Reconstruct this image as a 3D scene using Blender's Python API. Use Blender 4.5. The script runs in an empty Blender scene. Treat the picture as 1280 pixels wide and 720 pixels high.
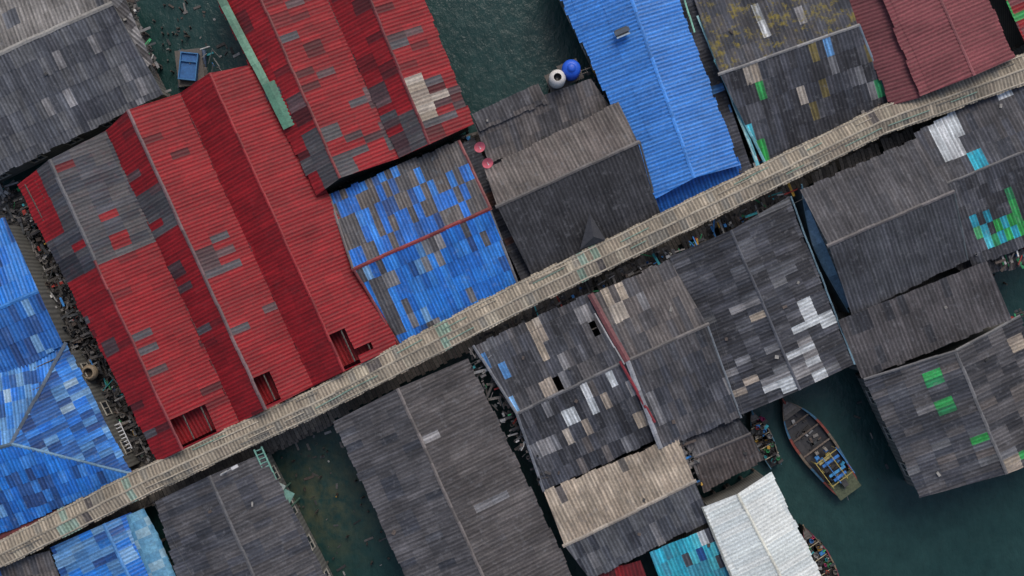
import bpy, bmesh, math, random
from mathutils import Vector, noise
random.seed(7)
R=random.random
def U(a,b): return a+(b-a)*random.random()
S=bpy.context.scene
H=80.0; SC=0.06
def P(px,py,z=0.0):
    k=1-z/H
    return Vector(((px-640)*SC*k,(360-py)*SC*k,z))
def plan(v):
    k=1-v.z/H
    return (640+v.x/(SC*k),360-v.y/(SC*k))
UX,UY=0.905,-0.425   # village street direction in plan
VX,VY=0.425,0.905

# ---------------------------------------------------------------- materials
def newmat(name):
    m=bpy.data.materials.new(name); m.use_nodes=True
    nt=m.node_tree; b=nt.nodes["Principled BSDF"]
    return m,nt,b
def N(nt,t,**kw):
    n=nt.nodes.new(t)
    for k,v in kw.items(): setattr(n,k,v)
    return n
def mth(nt,op,a,b=None,c=None):
    n=N(nt,'ShaderNodeMath',operation=op)
    for i,x in enumerate((a,b,c)):
        if x is None: continue
        if isinstance(x,(int,float)): n.inputs[i].default_value=x
        else: nt.links.new(x,n.inputs[i])
    return n.outputs[0]
def nz(nt,vec,scale,detail=3,rough=0.6,mul=None):
    if mul:
        mp=N(nt,'ShaderNodeMapping'); mp.inputs['Scale'].default_value=mul
        nt.links.new(vec,mp.inputs[0]); vec=mp.outputs[0]
    n=N(nt,'ShaderNodeTexNoise'); n.inputs['Scale'].default_value=scale
    n.inputs['Detail'].default_value=detail; n.inputs['Roughness'].default_value=rough
    nt.links.new(vec,n.inputs['Vector']); return n.outputs['Fac']
def mr(nt,v,a,b,c,d):
    n=N(nt,'ShaderNodeMapRange'); nt.links.new(v,n.inputs[0])
    for i,x in enumerate((a,b,c,d)): n.inputs[i+1].default_value=x
    return n.outputs[0]
def scalecol(nt,col,f):
    n=N(nt,'ShaderNodeVectorMath',operation='SCALE')
    nt.links.new(col,n.inputs[0]); nt.links.new(f,n.inputs['Scale']); return n.outputs[0]
def mixc(nt,f,a,b):
    n=N(nt,'ShaderNodeMix',data_type='RGBA')
    if isinstance(f,(int,float)): n.inputs[0].default_value=f
    else: nt.links.new(f,n.inputs[0])
    for i,x in ((6,a),(7,b)):
        if isinstance(x,tuple): n.inputs[i].default_value=(*x,1)
        else: nt.links.new(x,n.inputs[i])
    return n.outputs[2]

def sheetmat(name,rough=0.8,spec=0.35,groove=0.34,streak=0.45,blotch=0.4,lichen=(0.2,0.205,0.22),lam=0.35,grime=(0.026,0.026,0.03),gam=0.5,metal=0.0,lsc=2.2,lt=0.55):
    m,nt,b=newmat(name)
    at=N(nt,'ShaderNodeAttribute'); at.attribute_name='sheet'
    uv=N(nt,'ShaderNodeUVMap').outputs[0]
    tc=N(nt,'ShaderNodeTexCoord').outputs['Object']
    sp=N(nt,'ShaderNodeSeparateXYZ'); nt.links.new(uv,sp.inputs[0])
    g=mth(nt,'COSINE',mth(nt,'MULTIPLY',sp.outputs[0],2*math.pi))
    g=mr(nt,g,-1,1,1-groove,1+groove*0.3)
    st=mr(nt,nz(nt,uv,1.0,4,0.65,(1.1,0.3,1)),0.25,0.75,1-streak,1+streak)
    bl=mr(nt,nz(nt,tc,0.4,4,0.6),0.3,0.7,1-blotch,1+blotch)
    gr=mr(nt,nz(nt,tc,7,3,0.75),0.3,0.7,0.72,1.28)
    c=scalecol(nt,at.outputs['Color'],mth(nt,'MULTIPLY',mth(nt,'MULTIPLY',g,st),mth(nt,'MULTIPLY',bl,gr)))
    gm=mr(nt,nz(nt,uv,1.3,4,0.7,(0.6,0.45,1)),0.5,0.72,0,gam)
    c=mixc(nt,gm,c,grime)
    lf=mr(nt,nz(nt,tc,lsc,5,0.75),lt,lt+.12,0,lam)
    c=mixc(nt,lf,c,lichen)
    nt.links.new(c,b.inputs['Base Color'])
    b.inputs['Roughness'].default_value=rough
    b.inputs['Specular IOR Level'].default_value=spec
    b.inputs['Metallic'].default_value=metal
    return m
M={}
M['cement']=sheetmat('fibre_cement_sheet')
M['moss']=sheetmat('mossy_fibre_cement',lichen=(0.24,0.19,0.03),lam=0.8,lsc=1.5,lt=0.52)
M['red']=sheetmat('red_painted_sheet',rough=0.6,streak=0.22,blotch=0.22,lam=0.16,lichen=(0.22,0.07,0.075),gam=0.35,groove=0.3,grime=(0.06,0.010,0.013))
M['blue']=sheetmat('blue_painted_sheet',rough=0.5,streak=0.2,blotch=0.15,lam=0.14,lichen=(0.25,0.42,0.7),gam=0.3,groove=0.36,grime=(0.02,0.07,0.2))
M['bluemix']=sheetmat('blue_patched_sheet',rough=0.6,streak=0.3,blotch=0.25,lam=0.16,lichen=(0.3,0.4,0.5),gam=0.32,groove=0.32)
M['white']=sheetmat('white_zinc_sheet',rough=0.5,streak=0.12,blotch=0.12,lam=0.1,gam=0.15,groove=0.2,lichen=(0.5,0.55,0.45),grime=(0.3,0.3,0.26))
M['walk']=sheetmat('weathered_walkway_sheet',streak=0.3,blotch=0.25,lam=0.25,lichen=(0.44,0.39,0.30),gam=0.4,groove=0.4,grime=(0.10,0.085,0.065))
def attrmat(name,rough=0.6,var=0.3,scale=5):
    m,nt,b=newmat(name)
    at=N(nt,'ShaderNodeAttribute'); at.attribute_name='sheet'
    tc=N(nt,'ShaderNodeTexCoord').outputs['Object']
    f=mr(nt,nz(nt,tc,scale,4,0.7),0.3,0.7,1-var,1+var)
    nt.links.new(scalecol(nt,at.outputs['Color'],f),b.inputs['Base Color'])
    b.inputs['Roughness'].default_value=rough
    return m
M['paint']=attrmat('weathered_paint')
M['plastic']=attrmat('plastic',0.4,0.12,3)
M['junk']=attrmat('scrap_mixed',0.8,0.4,7)
def woodmat(name,c1,c2):
    m,nt,b=newmat(name)
    tc=N(nt,'ShaderNodeTexCoord').outputs['Object']
    f=nz(nt,tc,2.0,4,0.7,(1,1,0.3))
    w=N(nt,'ShaderNodeTexWave'); w.inputs['Scale'].default_value=2.2; w.inputs['Distortion'].default_value=1.5
    nt.links.new(tc,w.inputs[0])
    c=mixc(nt,f,c1,c2)
    c=scalecol(nt,c,mr(nt,w.outputs['Fac'],0,1,0.6,1.1))
    nt.links.new(c,b.inputs['Base Color']); b.inputs['Roughness'].default_value=0.85
    return m
M['wood']=woodmat('weathered_wood',(0.05,0.045,0.04),(0.17,0.15,0.13))
M['wall']=woodmat('house_wall_boards',(0.09,0.1,0.1),(0.25,0.24,0.21))
m,nt,b=newmat('window_glass'); b.inputs['Roughness'].default_value=0.1
tc=N(nt,'ShaderNodeTexCoord').outputs['Object']; nt.links.new(mixc(nt,nz(nt,tc,2),(0.01,0.015,0.02),(0.05,0.06,0.07)),b.inputs['Base Color']); M['glass']=m
# water
m,nt,b=newmat('murky_sea_water'); tc=N(nt,'ShaderNodeTexCoord').outputs['Object']
c=mixc(nt,mr(nt,nz(nt,tc,0.06,5,0.6),0.35,0.65,0,1),(0.011,0.037,0.037),(0.023,0.060,0.057))
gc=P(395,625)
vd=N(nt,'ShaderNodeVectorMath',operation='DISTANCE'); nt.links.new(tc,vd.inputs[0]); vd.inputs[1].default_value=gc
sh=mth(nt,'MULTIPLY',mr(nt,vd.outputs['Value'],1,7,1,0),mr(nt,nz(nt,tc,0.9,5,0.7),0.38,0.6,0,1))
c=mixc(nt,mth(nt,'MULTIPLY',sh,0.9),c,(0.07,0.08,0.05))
c=scalecol(nt,c,mr(nt,nz(nt,tc,1.3,5,0.7,(1,0.6,1)),0.3,0.7,0.82,1.18))
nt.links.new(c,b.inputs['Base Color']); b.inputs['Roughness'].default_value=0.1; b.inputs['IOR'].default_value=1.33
bp=N(nt,'ShaderNodeBump'); bp.inputs['Strength'].default_value=0.8; bp.inputs['Distance'].default_value=0.12
nt.links.new(nz(nt,tc,1.8,5,0.65,(1,0.55,1)),bp.inputs['Height']); nt.links.new(bp.outputs[0],b.inputs['Normal']); M['water']=m

# ---------------------------------------------------------------- mesh helpers
def obj(name,verts,faces,mat,parent=None,cols=None,uvs=None,smooth=False):
    me=bpy.data.meshes.new(name); me.from_pydata([tuple(v) for v in verts],[],faces)
    if cols is not None:
        a=me.attributes.new('sheet','FLOAT_COLOR','FACE')
        if isinstance(cols,tuple): cols=[cols]*len(faces)
        fl=[]
        for c in cols: fl+= [c[0],c[1],c[2],1.0]
        a.data.foreach_set('color',fl)
    if uvs is not None:
        l=me.uv_layers.new(name='UVMap')
        for i,uvv in enumerate(uvs): l.data[i].uv=uvv
    if smooth: me.polygons.foreach_set('use_smooth',[True]*len(faces))
    me.materials.append(mat); me.update()
    o=bpy.data.objects.new(name,me); S.collection.objects.link(o)
    if parent: o.parent=parent
    return o
def empty(name):
    o=bpy.data.objects.new(name,None); S.collection.objects.link(o); o.empty_display_size=0.5; return o
class MB:
    def __init__(s): s.v=[];s.f=[];s.c=[]
    def box(s,c,dx,dy,dz,col=(0.2,0.2,0.2),ang=0,tilt=0):
        n=len(s.v); ca,sa=math.cos(ang),math.sin(ang)
        for z in (-1,1):
            for x,y in ((-1,-1),(1,-1),(1,1),(-1,1)):
                X=x*dx/2;Y=y*dy/2
                s.v.append((c[0]+X*ca-Y*sa,c[1]+X*sa+Y*ca,c[2]+z*dz/2+X*tilt))
        for q in ((3,2,1,0),(4,5,6,7),(0,1,5,4),(1,2,6,5),(2,3,7,6),(3,0,4,7)): s.f.append([n+i for i in q]); s.c.append(col)
    def tube(s,a,b,r,col=(0.2,0.2,0.2),n=8,r2=None,cap=True):
        a=Vector(a);b=Vector(b); d=(b-a).normalized()
        x=d.orthogonal().normalized(); y=d.cross(x); r2=r if r2 is None else r2
        k=len(s.v)
        for p,rr in ((a,r),(b,r2)):
            for i in range(n):
                t=2*math.pi*i/n; s.v.append(tuple(p+x*math.cos(t)*rr+y*math.sin(t)*rr))
        for i in range(n):
            j=(i+1)%n; s.f.append([k+i,k+j,k+n+j,k+n+i]); s.c.append(col)
        if cap:
            s.f.append([k+n+i for i in range(n)]); s.c.append(col)
            s.f.append([k+i for i in reversed(range(n))]); s.c.append(col)
    def lathe(s,c,prof,n=20,col=(0.2,0.2,0.2),cols=None):
        k=len(s.v)
        for r,z in prof:
            for i in range(n):
                t=2*math.pi*i/n; s.v.append((c[0]+r*math.cos(t),c[1]+r*math.sin(t),c[2]+z))
        for j in range(len(prof)-1):
            for i in range(n):
                i2=(i+1)%n; s.f.append([k+j*n+i,k+j*n+i2,k+(j+1)*n+i2,k+(j+1)*n+i]); s.c.append(cols[j] if cols else col)
    def out(s,name,mat,parent=None,smooth=False): return obj(name,s.v,s.f,mat,parent,s.c,None,smooth)

# ---------------------------------------------------------------- palettes (albedo)
SLATE=[(0.060,0.065,0.080),(0.074,0.078,0.094),(0.050,0.055,0.068),(0.090,0.094,0.108)]
SLATE2=[(0.105,0.112,0.128),(0.13,0.135,0.145),(0.085,0.092,0.108)]
DARK=[(0.040,0.042,0.050),(0.048,0.05,0.058),(0.036,0.038,0.046)]
BROWN=[(0.125,0.112,0.108),(0.14,0.127,0.122),(0.11,0.10,0.098)]
BGREY=[(0.084,0.082,0.088),(0.098,0.095,0.10),(0.073,0.073,0.080)]
CREAM=[(0.40,0.34,0.27),(0.34,0.29,0.24),(0.45,0.40,0.34)]
WHITE=[(0.52,0.56,0.58),(0.62,0.65,0.67),(0.45,0.48,0.5)]
LGREY=[(0.22,0.22,0.23),(0.28,0.275,0.28),(0.18,0.185,0.2)]
RED=[(0.275,0.009,0.014),(0.255,0.008,0.013),(0.295,0.010,0.015),(0.265,0.009,0.014)]
DRED=[(0.13,0.010,0.014),(0.09,0.012,0.015),(0.17,0.010,0.014)]
REDG=[(0.08,0.05,0.055),(0.09,0.085,0.095),(0.07,0.035,0.04),(0.13,0.08,0.085)]
BLUE=[(0.02,0.17,0.62),(0.022,0.20,0.68),(0.017,0.145,0.54),(0.035,0.23,0.70)]
SKYB=[(0.042,0.225,0.67),(0.038,0.21,0.64),(0.05,0.24,0.69)]
LBLUE=[(0.12,0.30,0.58),(0.17,0.36,0.62),(0.08,0.24,0.52)]
NAVY=[(0.02,0.09,0.30),(0.025,0.07,0.22),(0.035,0.11,0.33)]
TURQ=[(0.04,0.42,0.55),(0.03,0.36,0.5),(0.08,0.5,0.6)]
GREEN=[(0.03,0.32,0.07),(0.04,0.38,0.1),(0.03,0.25,0.1)]
WALK=[(0.37,0.32,0.245),(0.34,0.29,0.225),(0.31,0.27,0.21),(0.40,0.345,0.265)]
MAR=[(0.165,0.045,0.052),(0.172,0.048,0.055)]
MAR2=[(0.22,0.058,0.066),(0.228,0.06,0.068)]
CREAMR=[(0.36,0.30,0.235),(0.33,0.28,0.22),(0.40,0.34,0.27)]
WHITER=[(0.70,0.76,0.74),(0.75,0.79,0.76),(0.67,0.73,0.72)]

def jit(c,a=0.12):
    k=1+U(-a,a); return (min(.9,c[0]*k),min(.9,c[1]*k),min(.9,c[2]*k))
def inpoly(x,y,p):
    c=False; j=len(p)-1
    for i in range(len(p)):
        if (p[i][1]>y)!=(p[j][1]>y) and x<(p[j][0]-p[i][0])*(y-p[i][1])/(p[j][1]-p[i][1])+p[i][0]: c=not c
        j=i
    return c
def sag(p):
    return 0.11*noise.noise(Vector((p.x*0.32,p.y*0.32,3.3)))+0.035*noise.noise(Vector((p.x*1.1,p.y*1.1,8.1)))

def panel(name,pts,pal,parent,mat='cement',alts=(),patches=(),w=0.54,L=1.3,per=0.27,amp=0.022,var=0.1,holes=(),ragged=0.08,miss=0.0,lap=0.022):
    """corrugated sheets laid course by course. pts: ridge A, ridge B, eave C (under B), eave D (under A)"""
    W=[P(*p) for p in pts]; A,B,C,D=W
    es=(B-A) if (B-A).length>0.5 else (C-D)
    es=es.normalized()
    tmp=((C+D)/2-(A+B)/2)
    et=tmp-es*tmp.dot(es); et.normalize(); nrm=es.cross(et)
    if nrm.z<0: nrm=-nrm
    q=[((p-A).dot(es),(p-A).dot(et)) for p in W]
    def line(p0,p1,s):
        if abs(p1[0]-p0[0])<0.3: return (p0[1]+p1[1])/2
        return p0[1]+(p1[1]-p0[1])*(s-p0[0])/(p1[0]-p0[0])
    smin=min(x[0] for x in q)-w; smax=max(x[0] for x in q)+w
    V=[];F=[];Cc=[];UV=[]
    ncol=int((smax-smin)/w)+1; nseg=int(round(w/per*4))
    ph=(U(0,100),U(0,100))
    for i in range(ncol):
        s0=smin+i*w; sm=s0+w/2
        ta=line(q[0],q[1],sm); tb=line(q[3],q[2],sm)
        if tb-ta<0.15: continue
        r0=int(math.floor(ta/L)); r1=int(math.ceil(tb/L))
        cj=U(-0.04,0.04)
        for r in range(r0,r1):
            t0=max(ta,r*L+cj); t1=min(tb+U(-ragged,ragged),(r+1)*L+cj+0.1)
            if r==r1-2 and tb-(r+1)*L<0.3: t1=tb+U(-ragged,ragged)
            if r==r1-1 and tb-r*L<0.3 and r>r0: continue
            if t1-t0<0.1: continue
            cw=A+es*sm+et*(t0+t1)/2; px,py=plan(cw)
            if any(inpoly(px,py,h) for h in holes): continue
            if R()<miss: continue
            base=random.choice(pal)
            for al,dens,thr in alts:
                nv=noise.noise(Vector((sm*0.35+ph[0],(t0+t1)*0.18+ph[1],len(al)*3.1)))
                if R()<dens*(1.0 if nv>thr else 0.12): base=random.choice(al)
            for pt in patches:
                if isinstance(pt[0],(list,tuple)):
                    if inpoly(px,py,pt[0]) and R()<pt[1]: base=random.choice(pt[2])
                else:
                    cx,cy,ru,rv,pr,pl=pt
                    du=((px-cx)*UX+(py-cy)*UY)/ru; dv=((px-cx)*VX+(py-cy)*VY)/rv
                    if du*du+dv*dv<1 and R()<pr: base=random.choice(pl)
            col=jit(base,var)
            sk=U(-0.012,0.012); lift=lap+U(-0.004,0.008); k=len(V)
            ds=U(-0.008,0.008)
            for j in range(nseg+1):
                s=s0+ds+(w+0.03)*j/nseg; h=amp*math.cos(2*math.pi*(s-s0)/per)
                pa=A+es*s+et*t0; pb=A+es*(s+sk)+et*t1
                V+= [pa+nrm*(h+sag(pa)),pb+nrm*(h+lift+sag(pb))]
            for j in range(nseg):
                F.append([k+2*j,k+2*j+1,k+2*j+3,k+2*j+2]); Cc.append(col)
                ua=(w*j/nseg)/per+i*int(w/per); ub=(w*(j+1)/nseg)/per+i*int(w/per)
                UV+= [(ua,t0),(ua,t1),(ub,t1),(ub,t0)]
    o=obj(name,V,F,M[mat],parent,Cc,UV,True)
    bm=bmesh.new(); bm.from_mesh(o.data)
    ctr=(A+B+C+D)/4
    for a,b_ in ((B,C),(D,A)):
        d=(b_-a)
        if d.length<0.3: continue
        n=d.cross(nrm).normalized()
        if (ctr-a).dot(n)>0: n=-n
        bmesh.ops.bisect_plane(bm,geom=bm.verts[:]+bm.edges[:]+bm.faces[:],plane_co=a+n*0.02,plane_no=n,clear_outer=True)
    bm.to_mesh(o.data); bm.free()
    return o

def ridgecap(a,b,parent,col=(0.16,0.155,0.15),w=0.28,lift=0.055,name='ridge_cap',slope=0.35):
    a=P(*a);b=P(*b); d=(b-a); L=d.length; d.normalize(); sd=d.cross(Vector((0,0,1))).normalized()
    V=[];F=[];C=[]; n=max(1,int(L/1.1))
    for i in range(n):
        p=a+d*(L*i/n-0.03); q=a+d*(L*(i+1)/n+0.03); k=len(V); c=jit(col,0.3); o=U(-0.025,0.025)
        p=p+Vector((0,0,sag(p))); q=q+Vector((0,0,sag(q)))
        for pt,z in ((p,lift),(q,lift+0.015)):
            V+= [pt+sd*(-w/2+o)+Vector((0,0,z-w*slope/2)),pt+sd*o+Vector((0,0,z)),pt+sd*(w/2+o)+Vector((0,0,z-w*slope/2))]
        F+= [[k,k+1,k+4,k+3],[k+1,k+2,k+5,k+4]]; C+=[c,c]
    return obj(name,V,F,M['paint'],parent,C)

def walls(pts,parent,zb=1.0,ins=0.45):
    W=[P(*p) for p in pts]; A,B,C,D=W
    es=((B-A) if (B-A).length>0.5 else (C-D)).normalized()
    dn=Vector((0,0,-0.3))
    def mv(p,q,k): 
        d=q-p; 
        return p+d*min(0.4,k/max(d.length,0.01))
    C2=mv(mv(C,B,ins),D,0.3); D2=mv(mv(D,A,ins),C,0.3)
    A2=mv(A,B,0.3) if (B-A).length>1 else A; B2=mv(B,A,0.3) if (B-A).length>1 else B
    T=[x+dn for x in (A2,B2,C2,D2)]; V=T+[Vector((x.x,x.y,zb)) for x in T]
    obj('wall',V,[[1,2,6,5],[2,3,7,6],[3,0,4,7],[4,5,6,7]],M['wall'],parent)
    g=MB(); fr=MB(); l=(C2-D2); n=int(l.length/2.6); out=(C2-B2); out.z=0
    if out.length>0.1 and n>0:
        out.normalize(); hz=T[2].z-zb; ang=math.atan2(l.y,l.x); ln=l.normalized()
        for i in range(n):
            p=D2+l*((i+0.5)/n); zz=zb+min(1.5,hz*0.55)
            g.box((p.x+out.x*0.05,p.y+out.y*0.05,zz),0.9,0.04,0.9,(0.02,0.03,0.03),ang)
            for dx in (-0.5,0,0.5): fr.box((p.x+ln.x*dx+out.x*0.08,p.y+ln.y*dx+out.y*0.08,zz),0.07,0.06,1.06,(0.4,0.38,0.33),ang)
            for dz in (-0.5,0.5): fr.box((p.x+out.x*0.09,p.y+out.y*0.09,zz+dz),1.1,0.07,0.07,(0.4,0.38,0.33),ang)
        g.out('window_pane',M['glass'],parent); fr.out('window_frame',M['paint'],parent)
    s=MB(); 
    for i in range(4):
        for j in range(3):
            p=A2.lerp(B2,i/3).lerp(D2.lerp(C2,i/3),0.05+j*0.45)
            s.tube((p.x,p.y,-1.5),(p.x,p.y,zb),0.11,(0.1,0.09,0.08),7)
    for t in (0.25,0.6,0.9):
        s.tube(A2.lerp(D2,t)-Vector((0,0,0.2)),B2.lerp(C2,t)-Vector((0,0,0.2)),0.05,(0.1,0.08,0.06),5)
    s.out('stilt_posts_and_purlins',M['wood'],parent)

def debris(pts,parent,n):
    W=[P(*p) for p in pts]; m=MB(); n=n//2
    for _ in range(n):
        a=U(.1,.9);b=U(.1,.9)
        p=W[0].lerp(W[1],a).lerp(W[3].lerp(W[2],a),b); 
        m.box((p.x,p.y,p.z+0.09+sag(p)),U(.12,.35),U(.1,.25),0.08,jit(random.choice([(0.25,0.24,0.22),(0.05,0.05,0.05),(0.1,0.08,0.07)]),0.3),U(0,3.1))
    if n: m.out('loose_brick',M['junk'],parent)

def house(name,panels,caps=(),deb=3):
    e=empty(name)
    for p in panels:
        kw=dict(p); pts=kw.pop('pts'); pal=kw.pop('pal'); nw=kw.pop('nowall',False)
        panel('roof_slope',pts,pal,e,**kw)
        if not nw: walls(pts,e)
        debris(pts,e,deb)
    for c in caps:
        ridgecap(c[0],c[1],e,*(c[2:]))
    return e
def gable(rA,rB,lC,lD,rC,rD):
    return [rA,rB,lC,lD],[rA,rB,rC,rD]

obj('sea_water',[(-3000,-3000,0),(3000,-3000,0),(3000,3000,0),(-3000,3000,0)],[[0,1,2,3]],M['water'])

# ================================================================ RED LOWER COMPLEX
rz,ez=5.6,4.4
h1=[(204,527),(244,506),(262,541),(222,561)]; h2=[(297,481),(340,460),(360,496),(317,518)]; h3=[(396,431),(440,410),(462,446),(418,467)]
grP=[([(55,195),(135,160),(195,300),(115,335),(70,345),(25,240)],0.97,BGREY+SLATE),([(15,228),(52,212),(85,285),(60,305)],0.95,RED),
     (195,275,28,28,.8,BGREY),(182,440,10,40,.35,REDG),(88,240,16,40,.15,LGREY),(75,340,30,14,.9,DARK),(75,200,18,14,.4,DRED)]
l,r=gable((62,200,rz),(228,562,rz),(200,576,ez),(18,232,ez),(298,528,ez),(133,163,ez))
l2,r2=gable((160,138,rz+.2),(332,512,rz+.2),(298,528,ez),(133,163,ez),(392,482,ez),(225,117,ez))
l3,r3=gable((262,92,rz+.1),(430,464,rz+.1),(392,482,ez),(225,117,ez),(498,432,ez-.1),(333,78,ez-.1))
RA=[(REDG,.05,.25),(DRED,.1,.15)]
P2=[(195,268,30,30,.85,BGREY),(262,322,34,26,.45,REDG),(285,390,10,60,.22,REDG),(235,355,14,30,.3,REDG),(150,160,20,16,.4,DRED)]
red=house('red_roof_house',[
 dict(pts=l,pal=RED,mat='red',patches=grP,alts=RA,var=.06),dict(pts=r,pal=RED,mat='red',patches=grP,alts=RA,holes=[h1],var=.06),
 dict(pts=l2,pal=RED,mat='red',patches=P2,alts=RA,var=.06),dict(pts=r2,pal=RED,mat='red',patches=P2,alts=RA,holes=[h2],var=.06),
 dict(pts=l3,pal=RED,mat='red',alts=[(DRED,.05,.25)],var=.05),dict(pts=r3,pal=RED,mat='red',alts=[(DRED,.04,.25)],holes=[h3],var=.05)],
 caps=[((62,200,rz),(118,325,rz),(0.12,0.12,0.13)),((118,325,rz),(228,562,rz),(0.2,0.03,0.035),.2),((160,138,rz+.2),(332,512,rz+.2),(0.15,0.09,0.095),.24),
       ((262,92,rz+.1),(430,464,rz+.1),(0.24,0.012,0.016),.2),((133,163,ez-.05),(298,528,ez-.05),(0.1,0.02,0.022),.2),((225,117,ez-.05),(392,482,ez-.05),(0.1,0.012,0.016),.2)],deb=1)
for h in (h1,h2,h3):
    panel('sunken_roof_bay',[(h[0][0]-16,h[0][1]-6,4.35),(h[1][0]+4,h[1][1]-16,4.2),(h[2][0]+14,h[2][1]+10,3.75),(h[3][0]-6,h[3][1]+20,3.9)],RED,red,mat='red')
# ================================================================ RED UPPER COMPLEX
l,r=gable((300,-60,5.6),(425,222,5.6),(398,243,4.7),(250,-35,4.7),(500,197,4.5),(372,-80,4.5))
l2,r2=gable((430,-80,5.5),(537,180,5.5),(500,197,4.5),(372,-80,4.5),(592,155,4.4),(500,-80,4.4))
PU=[(408,195,26,40,.8,BGREY),(345,110,16,18,.55,DRED+REDG),(375,140,20,20,.4,DRED),(445,178,24,18,.8,REDG+BGREY),(508,160,34,30,.8,BGREY+REDG),(400,60,14,12,.6,DRED),
    (470,120,20,16,.4,REDG),(560,130,28,26,.7,DRED+REDG),(515,45,20,20,.6,REDG+DRED),(365,20,40,14,.45,DRED),([(508,100),(524,96),(534,112),(556,110),(556,122),(540,128),(545,148),(530,152)],1,CREAM),
    (350,62,30,12,.4,REDG),(440,130,16,10,.5,REDG),(470,20,20,18,.3,DRED)]
RA2=[(REDG,.12,.15),(DRED,.22,.05)]
house('red_roof_house',[dict(pts=l,pal=RED,mat='red',alts=RA2,patches=PU),dict(pts=r,pal=RED,mat='red',alts=RA2,patches=PU),
 dict(pts=l2,pal=RED,mat='red',alts=RA2,patches=PU),dict(pts=r2,pal=RED,mat='red',alts=RA2,patches=PU)],
 caps=[((300,-60,5.6),(425,222,5.6),(0.16,0.03,0.03),.2),((430,-80,5.5),(537,180,5.5),(0.14,0.02,0.025),.2),((372,-80,4.45),(500,197,4.45),(0.04,0.02,0.022),.3)],deb=1)
g=empty('green_roof_gutter'); ridgecap((262,-30,5.0),(348,135,5.0),g,(0.12,0.25,0.17),0.6,0.1,'gutter_board',0.1); ridgecap((336,104,5.05),(362,158,5.05),g,(0.08,0.21,0.14),0.95,0.1,'gutter_board',0.1)

# ================================================================ BLUE PATCHWORK
t=[(443,335,5.0),(612,262,5.0),(572,176,4.0),(413,243,4.0)]; bt=[(443,335,5.0),(612,262,5.0),(648,356,4.0),(500,428,4.0)]
PB=[(500,250,60,34,.35,BROWN),(440,290,10,50,.6,BGREY),(540,205,50,24,.7,BROWN+BGREY),(590,245,20,30,.6,BGREY)]
PB2=[(470,350,30,14,.6,LGREY),(485,385,12,40,.7,BGREY),(545,308,16,14,.7,LGREY),(600,375,30,14,.3,LGREY)]
house('blue_patchwork_house',[dict(pts=t,pal=BLUE,mat='bluemix',alts=[(BGREY,.25,-.1),(BROWN,.35,0.0),(NAVY,.1,0)],patches=PB,L=1.2,w=.5,per=.25),
  dict(pts=bt,pal=BLUE,mat='bluemix',alts=[(BGREY,.2,0.1),(NAVY,.2,0),(LBLUE,.15,0),(LGREY,.04,-.3)],patches=PB2,L=1.1,w=.5,per=.25)],
 caps=[((440,337,5.0),(614,260,5.0),(0.2,0.03,0.03),.26),((612,262,4.95),(648,356,4.05),(0.16,0.16,0.17),.18),((574,176,4.1),(614,262,5.0),(0.2,0.06,0.06),.2),((411,243,4.1),(441,335,5.0),(0.14,0.12,0.12),.18),((441,335,5.0),(498,430,4.0),(0.18,0.04,0.04),.18)],deb=1)
house('lean_to_roof',[dict(pts=[(574,182,3.9),(652,352,3.9),(670,344,3.5),(594,172,3.5)],pal=BGREY+DARK,w=.5,per=.25,L=1.1,alts=[([(0.12,0.06,0.045)],.2,0)])],deb=2)

# ================================================================ CENTRE GREY HOUSE
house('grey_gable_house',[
 dict(pts=[(622,258,5.8),(797,178,5.8),(772,126,4.7),(606,212,4.7)],pal=[(0.15,0.13,0.12),(0.155,0.137,0.126)],var=.03,L=2.2,w=.81),  # slope facing the sun, its brighter light painted into the sheet colour
 dict(pts=[(622,258,5.8),(797,178,5.8),(824,275,4.0),(667,349,4.0)],pal=[(0.050,0.050,0.055),(0.054,0.054,0.059)],var=.04,L=2.2,w=.81)],  # slope turned from the sun, its shade painted in as darker sheets
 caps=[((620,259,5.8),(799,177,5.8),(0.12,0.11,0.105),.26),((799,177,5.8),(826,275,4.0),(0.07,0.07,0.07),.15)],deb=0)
v=MB(); a=P(737,266,5.6); b1=P(725,312,4.85); c1=P(757,300,4.85); d=P(742,296,5.4)
v.v+= [tuple(a),tuple(b1),tuple(d),tuple(c1)]; v.f+=[[0,1,2],[0,2,3],[1,3,2]]; v.c+=[(0.05,0.05,0.055)]*3
v.out('roof_vent_hood',M['paint'],bpy.data.objects['grey_gable_house'])
house('grey_shed_house',[
 dict(pts=[(592,150,4.3),(738,98,4.3),(768,142,3.9),(612,205,3.8)],pal=BGREY+BROWN,L=1.1),
 dict(pts=[(606,190,3.6),(640,178,3.6),(650,205,3.4),(617,222,3.4)],pal=BGREY,L=1.0),
 dict(pts=[(590,142,4.45),(672,104,4.45),(684,128,4.35),(600,164,4.35)],pal=BROWN+BGREY,L=1.0,nowall=True)],deb=2)
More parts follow.
